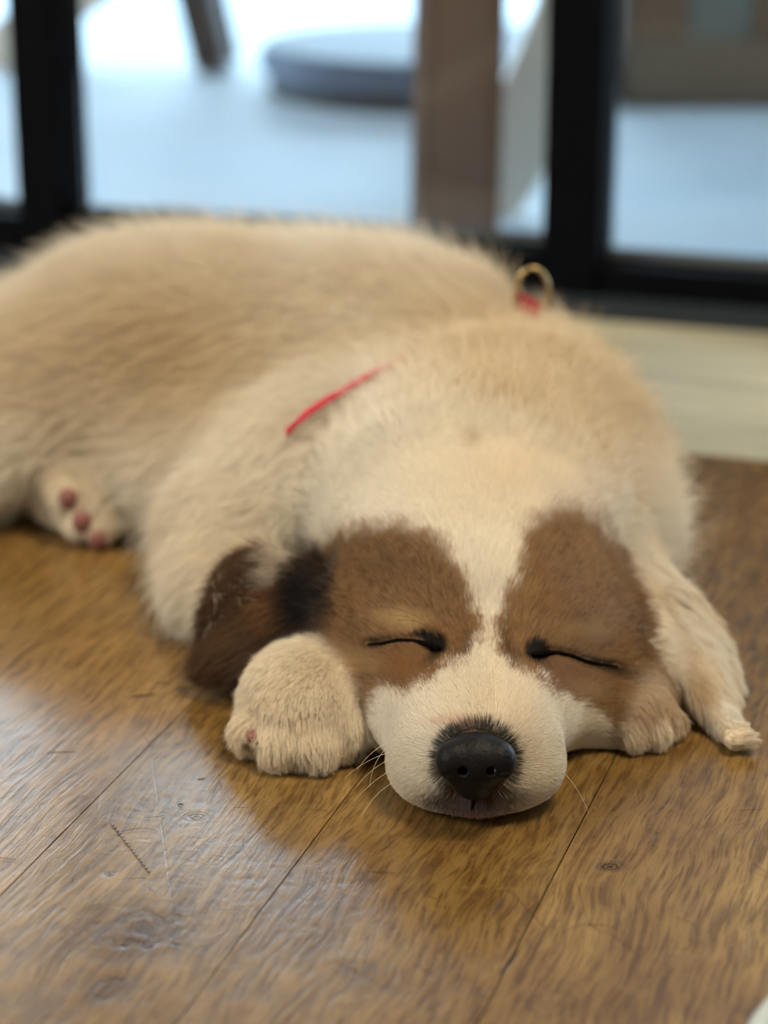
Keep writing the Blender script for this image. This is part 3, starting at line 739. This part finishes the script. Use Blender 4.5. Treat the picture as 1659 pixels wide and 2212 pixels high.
dens = (WV@PV[:, 0])[tris].mean(1)*1e6*FS
zc = V[tris][:, :, 2].mean(1); dens = dens*np.where(zc < .0012, 0, 1)
ncount = rng.poisson(ta*dens)
ti = np.repeat(np.arange(len(tris)), ncount); NH = len(ti)
r1 = np.sqrt(rng.random(NH)); r2 = rng.random(NH); bc = np.stack([1-r1, r1*(1-r2), r1*r2], -1)
R0 = (V[tris[ti]]*bc[..., None]).sum(1); NR = (N_[tris[ti]]*bc[..., None]).sum(1); NR /= np.linalg.norm(NR, axis=-1, keepdims=True)
WR = (WV[tris[ti]]*bc[..., None]).sum(1); par = WR@PV; jit = rng.normal(size=NH)
gw = {g: WR[:, i] for i, g in enumerate(GNAMES)}
# the nose leather and the strap leave no fur
NOSE_C = at(1028, 1657, .567)
x, y = proj(R0)
keep = ~((ell_sd(x, y, 1028, 1650, 78, 74) < .95) & (R0[:, 1] < .60) & (gw['muzzle'] > .4))
for pts in (EL2, ER2):
    d, tt = line_d(x, y, pts); keep &= ~((d < 4.5+6*(tt < .16)) & (gw['head'] > .4))
for (a_, b_, r_) in ((553, 1592, 22), (603, 1650, 24), (752, 1648, 17), (1385, 1618, 12), (1422, 1612, 12), (146, 1078, 17), (176, 1128, 20), (212, 1166, 16)):
    keep &= ~((np.hypot(x-a_, (y-b_)*1.2) < r_) & (gw['paw_left']+gw['paw_right']+gw['paw_hind'] > .4))
front = NR[:, 1] < .55
keep &= front | (gw['body']+gw['thigh'] > .5)   | (rng.random(NH) < .5)
R0, NR, WR, par, jit, x, y = (a[keep] for a in (R0, NR, WR, par, jit, x, y)); gw = {g: v[keep] for g, v in gw.items()}; NH = len(R0)
print('hairs', NH)
# comb directions
def nrm(a): return a/(np.linalg.norm(a, axis=-1, keepdims=True)+1e-9)
nose0 = np.array([.0275, .575, .024])
rad = nrm(R0-nose0)
CF = np.zeros((NH, 3))
def addf(g, d): 
    global CF
    CF = CF+gw[g][:, None]*d
hd_ = rad+np.array([0, .0, .15]); hd_ = nrm(hd_+np.where((R0[:, 0] > .0275)[:, None], 1, -1)*np.array([.35, 0, 0])*sm(np.abs(R0[:, 0]-.0275), .008, .030)[:, None])
addf('head', hd_)
addf('muzzle', nrm(rad+np.array([0, .1, 0])))
addf('neck', nrm(nrm(R0-np.array([.03, .66, .02]))*np.array([1, .8, .9])+np.array([0, .2, -.15])))
bd = nrm(np.array([-.75, .25, -.35])+nrm(R0-np.array([-.03, .90, .05]))*np.array([.3, .3, -.1]))
addf('body', bd); addf('thigh', nrm(np.array([-.5, -.1, -.7])+0*R0))
addf('arm', nrm(np.array([-.45, -.25, -.65])+0*R0))
pc0 = at(690, 1480, .635); dpl = nrm(R0-pc0); addf('paw_left', nrm(dpl*1.0+np.array([0, -.45, -.35])))
addf('paw_right', nrm(np.array([.12, -.85, -.45])+0*R0)); addf('paw_hind', nrm(np.array([.1, -.8, -.55])+0*R0))
addf('ear_left', nrm(nrm(R0-LA)*.8+np.array([-.6, -.05, -.45]))); addf('ear_right', nrm(np.array([.25, -.55, -.65])+sm(x, 1530, 1600)[:, None]*sm(y, 1520, 1590)[:, None]*np.array([1.4, .3, .75])))
wob = np.stack([vnoise(R0, 130, s)-.5 for s in (5, 6, 7)], -1); wob2 = np.stack([vnoise(R0, 45, s)-.5 for s in (8, 9, 10)], -1)
CF = nrm(CF+(wob*.55+wob2*.7)*(1-.55*gw['head']-.4*gw['muzzle'])[:, None])
CF = CF-(CF*NR).sum(-1, keepdims=True)*NR; CF = nrm(CF+1e-4)
length = par[:, 1]*1e-3*(.62+.5*rng.random(NH))*(1+.25*(vnoise(R0, 70, 12)-.5))
# short fur at eyes and around the nose, longer at the cheeks' back
for pts in (EL2, ER2):
    d, _ = line_d(x, y, pts); length = length*np.where(gw['head'] > .4, .42+.58*sm(d, 4, 48), 1)
length = length*np.where(gw['head'] > .4, .7+.6*sm(R0[:, 1], .645, .705), 1)
lift = par[:, 3]+.06*gw['head']*sm(R0[:, 1], .675, .71); mess = par[:, 6]+.08*gw['head']*sm(R0[:, 1], .675, .71)
KP = 7; tt = np.linspace(0, 1, KP)
tipf = gw['ear_right']*sm(x, 1535, 1580)*sm(y, 1530, 1575); length = length*(1-.35*tipf); mess = mess*(1-.7*tipf); lift = lift*(1-.3*tipf)
CF = nrm(CF*(1-tipf[:, None])+tipf[:, None]*np.array([.97, .08, .12]))
fly = (rng.random(NH) < .07)*(gw['neck']+gw['body']+gw['arm']+gw['thigh']+.5*gw['ear_left']); length = length*(1+.40*fly)*np.where((np.hypot(x-1150, y-668) < 62) & (R0[:, 1] > .78), .55, 1); lift = lift+.25*fly; mess = mess+.15*fly
rd = rng.normal(size=(NH, 3)); rd2 = rng.normal(size=(NH, 3))
D0 = nrm(NR*lift[:, None]*1.5+CF*(1-lift)[:, None]+rd*mess[:, None]*.55)
D1 = nrm(NR*lift[:, None]*.35+CF+rd*mess[:, None]*.8+rd2*mess[:, None]*.3+np.array([0, 0, -.22])*(par[:, 1]/18)[:, None])
P_ = np.zeros((NH, KP, 3)); P_[:, 0] = R0-NR*.0006
seg = length/(KP-1)
for i in range(1, KP):
    a = (i-.5)/(KP-1); d = nrm(D0*(1-a)+D1*a); P_[:, i] = P_[:, i-1]+d*seg[:, None]
# clumping: strands lean to the mean strand of their small cell
cs_ = par[:, 4]*1e-3; off = np.stack([vnoise(R0, 260, s)-.5 for s in (14, 15, 16)], -1)
lv = np.round(np.log2(cs_/.0008)*1.0); csz = .0008*2.**lv
cell = np.floor((R0+off*csz[:, None]*1.1)/csz[:, None]).astype(np.int64)
key = (cell[:, 0]*73856093) ^ (cell[:, 1]*19349663) ^ (cell[:, 2]*83492791) ^ (lv.astype(np.int64)*7919)
_, inv = np.unique(key, return_inverse=True); nc = inv.max()+1
cnt = np.bincount(inv, minlength=nc).astype(float)
mean = np.stack([np.stack([np.bincount(inv, P_[:, i, k], nc)/cnt for k in range(3)], -1) for i in range(KP)], 1)
cl_r = rng.normal(size=(nc, 3))
wcl = (par[:, 5]*(.6+.5*rng.random(NH))*(1-.9*fly))[:, None, None]*(tt**1.4)[None, :, None]
tgt = mean[inv]+cl_r[inv][:, None, :]*(tt**1.5)[None, :, None]*(length*mess*.55)[:, None, None]
P_ = P_*(1-wcl)+tgt*wcl
for i in range(1, KP):
    f, g = gsample(P_[:, i]); need = (.0002+length*lift*.40*min(1., i/(KP-1)*1.3)).astype(np.float32)
    P_[:, i] += g*np.maximum(need-f, 0)[:, None]
P_[..., 2] = np.maximum(P_[..., 2], .0007)
jit2 = jit*.9+rng.normal(size=nc)[inv]*.55
COL = coat(R0, gw, jit2)
RAD = par[:, 2]*1e-3*(.8+.4*rng.random(NH))*max(1, FS**-.5)
prof = np.array([1., 1., .95, .85, .7, .5, .18])
def hair_obj(name, idx, label):
    n = len(idx); cu = bpy.data.hair_curves.new(name); cu.add_curves([KP]*n)
    cu.points.foreach_set('position', (P_[idx]).astype(np.float32).ravel())
    ra = cu.attributes.get('radius') or cu.attributes.new('radius', 'FLOAT', 'POINT')
    ra.data.foreach_set('value', (RAD[idx][:, None]*prof).astype(np.float32).ravel())
    ca = cu.attributes.new('col', 'FLOAT_COLOR', 'CURVE'); ca.data.foreach_set('color', np.concatenate([COL[idx], np.ones((n, 1))], -1).astype(np.float32).ravel())
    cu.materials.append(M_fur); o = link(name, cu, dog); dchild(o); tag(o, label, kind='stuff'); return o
main = WR.argmax(1); gi = {g: i for i, g in enumerate(GNAMES)}
if FS > 0:
    for nm, gs, lab in (('body_fur', ('neck', 'body', 'arm', 'thigh'), 'long soft cream fur of back, neck and legs'),
                        ('head_fur', ('head', 'muzzle'), 'short cream face fur with a brown patch around each closed eye'),
                        ('ear_fur', ('ear_left',), 'dark brown ear fur at left'), ('ear_fur', ('ear_right',), 'cream ear fur at right'),
                        ('paw_fur', ('paw_left',), 'cream fur of the big front paw'), ('paw_fur', ('paw_right',), 'cream and tan fur of the paw under the cheek'),
                        ('paw_fur', ('paw_hind',), 'pale fur of the hind paw')):
        idx = np.nonzero(np.isin(main, [gi[g] for g in gs]))[0]
        if len(idx): hair_obj(nm, idx, lab)

# ---- nose leather
def nose_sdf(P):
    P = np.asarray(P); q = (P-NOSE_C)
    # local axes: x right, y depth, z up
    x_, y_, z_ = q[..., 0], q[..., 1], q[..., 2]
    wdt = .0118-.0040*np.clip((-z_)/.010, 0, 1)**1.5
    d = sd_ell(np.stack([x_*.0118/wdt, y_, z_], -1), (0, .0022, .0008), (.0108, .0084, .0086))
    d = _smin(d, sd_ell(q, (0, .003, -.0052), (.0068, .0066, .0062)), .003)
    for s in (-1, 1):
        d = _smin(d, sd_ell(q, (s*.0070, -.0006, .0024), (.0045, .0050, .0054)), .0025)
        d = -_smin(-d, sd_cap(q, (s*.0045, -.0090, .0009), (s*.0034, .001, .0018), .0014, .0013), .0008)
        d = -_smin(-d, sd_cap(q, (s*.0050, -.0080, .0004), (s*.0092, -.0044, -.0006), .0008, .0006), .0008)
    d = -_smin(-d, sd_cap(q, (0, -.0080, -.0015), (0, -.0030, -.0110), .0004, .0003), .0006)
    return d
VN, QN = surface_nets(nose_sdf, NOSE_C-.0135, NOSE_C+.0135, .00045, 2)
nose = dchild(mesh_np('nose', VN, QN, M_nose, dog)); tag(nose, 'black nose leather')
pk = link('pink_spot', bpy.data.meshes.new('pink_spot'), nose)
bm = bmesh.new(); bmesh.ops.create_icosphere(bm, subdivisions=3, radius=.0011); 
for v in bm.verts: v.co = Vector((v.co.x*.8, v.co.y*.5, v.co.z*1.15))+Vector(at(1074, 1664, .5625))
bm.to_mesh(pk.data); bm.free(); pk.data.materials.append(simple('pink_spot', lin(150, 112, 108), .5))
for p in pk.data.polygons: p.use_smooth = True

def put(o): return dchild(o)
# closed eyes: dark lash lines lying in the grooves
for pts in (EYE_L, EYE_R):
    g_ = grad(pts, carve=False); n = len(pts); rr = np.interp(np.linspace(0, 1, n), [0, .1, .22, .34, .7, 1], [.0009, .0011, .0009, .0007, .0006, .0003])
    o = put(tube('closed_eyelid', pts+g_*.0001, rr, M_lash, dog)); tag(o, 'dark rim of a closed eye')
# toe pads and claws
def blob(name, c, r, m, R=None, lab=None):
    bm = bmesh.new(); bmesh.ops.create_icosphere(bm, subdivisions=3, radius=1)
    for v in bm.verts:
        q = np.array(v.co)*np.array(r); q = R@q if R is not None else q; v.co = Vector(q+np.array(c))
    o = put(obj(name, bm, m, dog, smooth=True)); 
    if lab: tag(o, lab)
    return o
for px, py, Y, r in ((553, 1592, .621, (.0036, .004, .0026)), (603, 1650, .6125, (.0038, .004, .0026)), (752, 1648, .6155, (.0032, .004, .0024)),
                     (1385, 1618, .6335, (.0028, .003, .0020)), (1422, 1612, .636, (.0028, .003, .0020))):
    c = hit(px, py); c = c+(0, .0016, 0); c[2] = max(c[2], r[2]+.0004); blob('paw_pad', c, r, M_pad)
for px, py in ((146, 1078), (176, 1128), (212, 1166)):
    c = hit(px, py); blob('paw_pad', c+(0, .0005, 0), (.0040, .003, .0044), M_pad)
for px, py, Y in ((578, 1640, .611), (470, 1100, .6)):
    if px == 578:
        c = at(px, py, Y); tube_o = put(tube('claw', [c+T(.001, .004, .002), c, c+T(-.0008, -.002, -.0022)], [.0012, .0009, .0002], M_claw, dog))
for px, py, Y in ((690, 1690, .604), (770, 1668, .611)):
    c = at(px, py, Y); c[2] = .0028; put(tube('claw', [c+T(0, .006, .0015), c+T(0, .002, .001), c+T(0, -.001, -.002)], [.0013, .001, .0002], M_claw, dog))

# whiskers
def strands(name, lst, rad_, m, par, lab):
    n = len(lst); cu = bpy.data.hair_curves.new(name); k = 8; cu.add_curves([k]*n); ps = []
    for a, b, c in lst:
        a, b, c = map(np.array, (a, b, c))
        for t_ in np.linspace(0, 1, k): ps.append((1-t_)**2*a+2*t_*(1-t_)*b+t_*t_*c)
    cu.points.foreach_set('position', np.array(ps, np.float32).ravel())
    ra = cu.attributes.get('radius') or cu.attributes.new('radius', 'FLOAT', 'POINT'); ra.data.foreach_set('value', np.tile(rad_*np.linspace(1, .3, k), n).astype(np.float32))
    cu.materials.append(m); o = link(name, cu, par); tag(o, lab, kind='stuff'); return o
wl = []
for (x0, y0), (x1, y1), (x2, y2), Y in (((838, 1605), (800, 1620), (770, 1665), .60), ((840, 1612), (805, 1640), (798, 1700), .598), ((842, 1625), (790, 1640), (745, 1680), .60),
        ((842, 1640), (800, 1660), (770, 1700), .596), ((845, 1665), (810, 1680), (765, 1730), .592), ((850, 1690), (810, 1710), (780, 1765), .588),
        ((1225, 1640), (1262, 1660), (1262, 1740), .60), ((1222, 1650), (1250, 1690), (1285, 1790), .595), ((1218, 1670), (1250, 1700), (1272, 1760), .592), ((1436, 1600), (1455, 1630), (1466, 1660), .637)):
    a = hit(x0, y0) if x0 < 1400 else at(x0, y0, Y); b = at(x1, y1, Y-.006); c = at(x2, y2, Y-.012); b[2] = max(b[2], .002); c[2] = max(c[2], .0006); wl.append((a, b, c))
for i in range(26):
    px = rng.uniform(880, 1150); a = hit(px, 1768-abs(px-1020)*.12); wl.append((a, a+T(0, -.003, .0005), np.maximum(a+T(rng.normal()*.001, -.005, -.004), [-1, -1, .0006])))
put(strands('whiskers', wl, .00007, M_whisk, dog, 'pale fine whiskers and chin bristles'))
bl_ = []
for x0, y0, dx, dy in [(1376+rng.uniform(-6, 8), rng.uniform(1270, 1420), rng.uniform(14, 40), rng.uniform(-12, 14)) for _ in range(0)]: pass
# brow bristles
for (pts) in (((820, 1310), (900, 1320), (945, 1372)), ((840, 1328), (905, 1335), (948, 1378)), ((860, 1340), (915, 1340), (948, 1382)), ((1165, 1385), (1190, 1340), (1250, 1310)), ((1170, 1380), (1200, 1350), (1265, 1345)), ((1172, 1388), (1195, 1362), (1240, 1358))):
    q = [hit(a, b, .0035) for a, b in pts]; bl_.append((q[0], q[1]+T(0, -.001, .0015), q[2]))
put(strands('brow_hairs', bl_, .00006, M_dark, dog, 'few long dark brow hairs'))

tube_p = [hit(a, b)-T(0, .0003, 0) for a, b in ((1024, 1722), (1022, 1732), (1020, 1742), (1019, 1750))]
tag(put(tube('philtrum', tube_p, [.0006, .0005, .0004, .0002], M_lash, dog)), 'thin dark groove below the nose')
ws = []
for i in range(170):
    px = rng.normal(705, 16); py = rng.uniform(1205, 1330); a = hit(px, py)
    dx = -rng.uniform(25, 75); dy = rng.uniform(-38, 18); b = hit(px+dx*.5, py+dy*.35-6, .004); c = hit(px+dx, py+dy, rng.uniform(.004, .010))
    c = c*[1, 0, 1]+T(0, min(c[1], a[1]+.012), 0); b = b*[1, 0, 1]+T(0, min(b[1], a[1]+.006), 0)
    ws.append((a, b, c))
put(strands('black_wisps', ws, .000075, simple('black_hair', lin(30, 24, 22), .6, spec=.2), dog, 'black wispy hairs where the left ear meets the brow'))

# harness: strap over the flank, red tab and brass ring on the back
HP = [(618, 936), (640, 914), (665, 892), (700, 868), (740, 845), (790, 815), (850, 785), (930, 745), (1010, 708), (1080, 680), (1135, 665)]
hp = []
for i, (a, b) in enumerate(HP[:-1]):
    lift_ = np.interp(i, [0, 1, 3, 5, 7, 10], [.0074, .0092, .0074, .0050, .0015, .001]); p = hit(a, b, lift_)
    if p[1] < .93: hp.append(p)
def ribbon(name, pts, half, th, m, par):
    vs, fs = [], []; pts = np.array(pts); g = grad(pts, carve=False)
    for i, p in enumerate(pts):
        T_ = nrm(pts[min(i+1, len(pts)-1)]-pts[max(i-1, 0)]); s = nrm(np.cross(T_, g[i]))
        for a, b in ((-1, -1), (1, -1), (1, 1), (-1, 1)): vs.append(p+s*half*a+g[i]*th*b)
    for i in range(len(pts)-1):
        for k in range(4): fs.append((i*4+k, i*4+(k+1) % 4, i*4+4+(k+1) % 4, i*4+4+k))
    fs += [(3, 2, 1, 0), tuple(4*(len(pts)-1)+k for k in range(4))]
    me = bpy.data.meshes.new(name); me.from_pydata([tuple(v) for v in vs], [], fs); me.materials.append(m); return link(name, me, par)
hs = put(ribbon('harness_strap', hp, .0019, .0006, M_red, dog)); tag(hs, 'thin red harness strap half sunk in the fur')
YR = .856
cR = at(1150, 625, YR)
rg = [at(px, py, YR) for px, py in ((1112, 668), (1113, 640), (1118, 608), (1130, 588), (1148, 579), (1166, 584), (1180, 602), (1186, 625), (1184, 650), (1178, 672))]
# smooth the ring path
rgs = []
rg = np.array(rg)
for t_ in np.linspace(0, len(rg)-1.001, 40):
    i = int(t_); f = t_-i; p0_, p1_, p2_, p3_ = rg[max(i-1, 0)], rg[i], rg[min(i+1, len(rg)-1)], rg[min(i+2, len(rg)-1)]
    rgs.append(.5*((2*p1_)+(-p0_+p2_)*f+(2*p0_-5*p1_+4*p2_-p3_)*f*f+(-p0_+3*p1_-3*p2_+p3_)*f**3))
ring = tube('harness_ring', rgs, .00085, M_brass, hs); tag(ring, 'brass wire ring standing up on the back')
tb_ = bmesh.new(); q = [at(1110, 628, YR+.001), at(1170, 655, YR+.001), at(1163, 690, YR+.001), at(1106, 690, YR+.001)]
vv = [tb_.verts.new(tuple(p+T(0, o, 0))) for o in (0, .0018) for p in q]
for f in ((0, 1, 2, 3), (7, 6, 5, 4), (0, 4, 5, 1), (1, 5, 6, 2), (2, 6, 7, 3), (3, 7, 4, 0)): tb_.faces.new([vv[i] for i in f])
bmesh.ops.recalc_face_normals(tb_, faces=tb_.faces[:]); tbo = obj('webbing_tab', tb_, M_red, hs)

# ---- loose hairs on the boards
lh = []
for i in range(70):
    px, py = rng.uniform(0, 1659), rng.uniform(1500, 2212); a = atz(px, py, .0004); ang = rng.uniform(0, 6.28); L = rng.uniform(.003, .012)
    c = a+T(math.cos(ang)*L, math.sin(ang)*L, 0); b = (a+c)/2+T(rng.normal()*L*.3, rng.normal()*L*.3, .0003)
    if (c[0]-.0275)**2+(c[1]-.61)**2 < .06**2: continue
    lh.append((a, b, c))
lh.append((atz(1260, 2000-0, .0004), atz(1300, 1990, .0004), atz(1340, 2010, .0004)))
lo = strands('loose_hairs', lh, .00007, M_dark, None, 'scattered short dark hairs lying on the oak boards around the puppy'); lo['category'] = 'hair'
cz = []; a = atz(240, 1778, .0004); b = atz(325, 1887, .0004); nrml = nrm(np.cross(b-a, [0, 0, 1]))
for i in range(90):
    s_ = i/89; cz.append(a+(b-a)*s_+nrml*.00045*math.sin(i*1.15)+T(0, 0, .0003*math.cos(i*1.15)))
co = tube('curly_hair', cz, .00009, M_dark, None, n=5); tag(co, 'single crimped dark hair on the floor at lower left', 'hair')
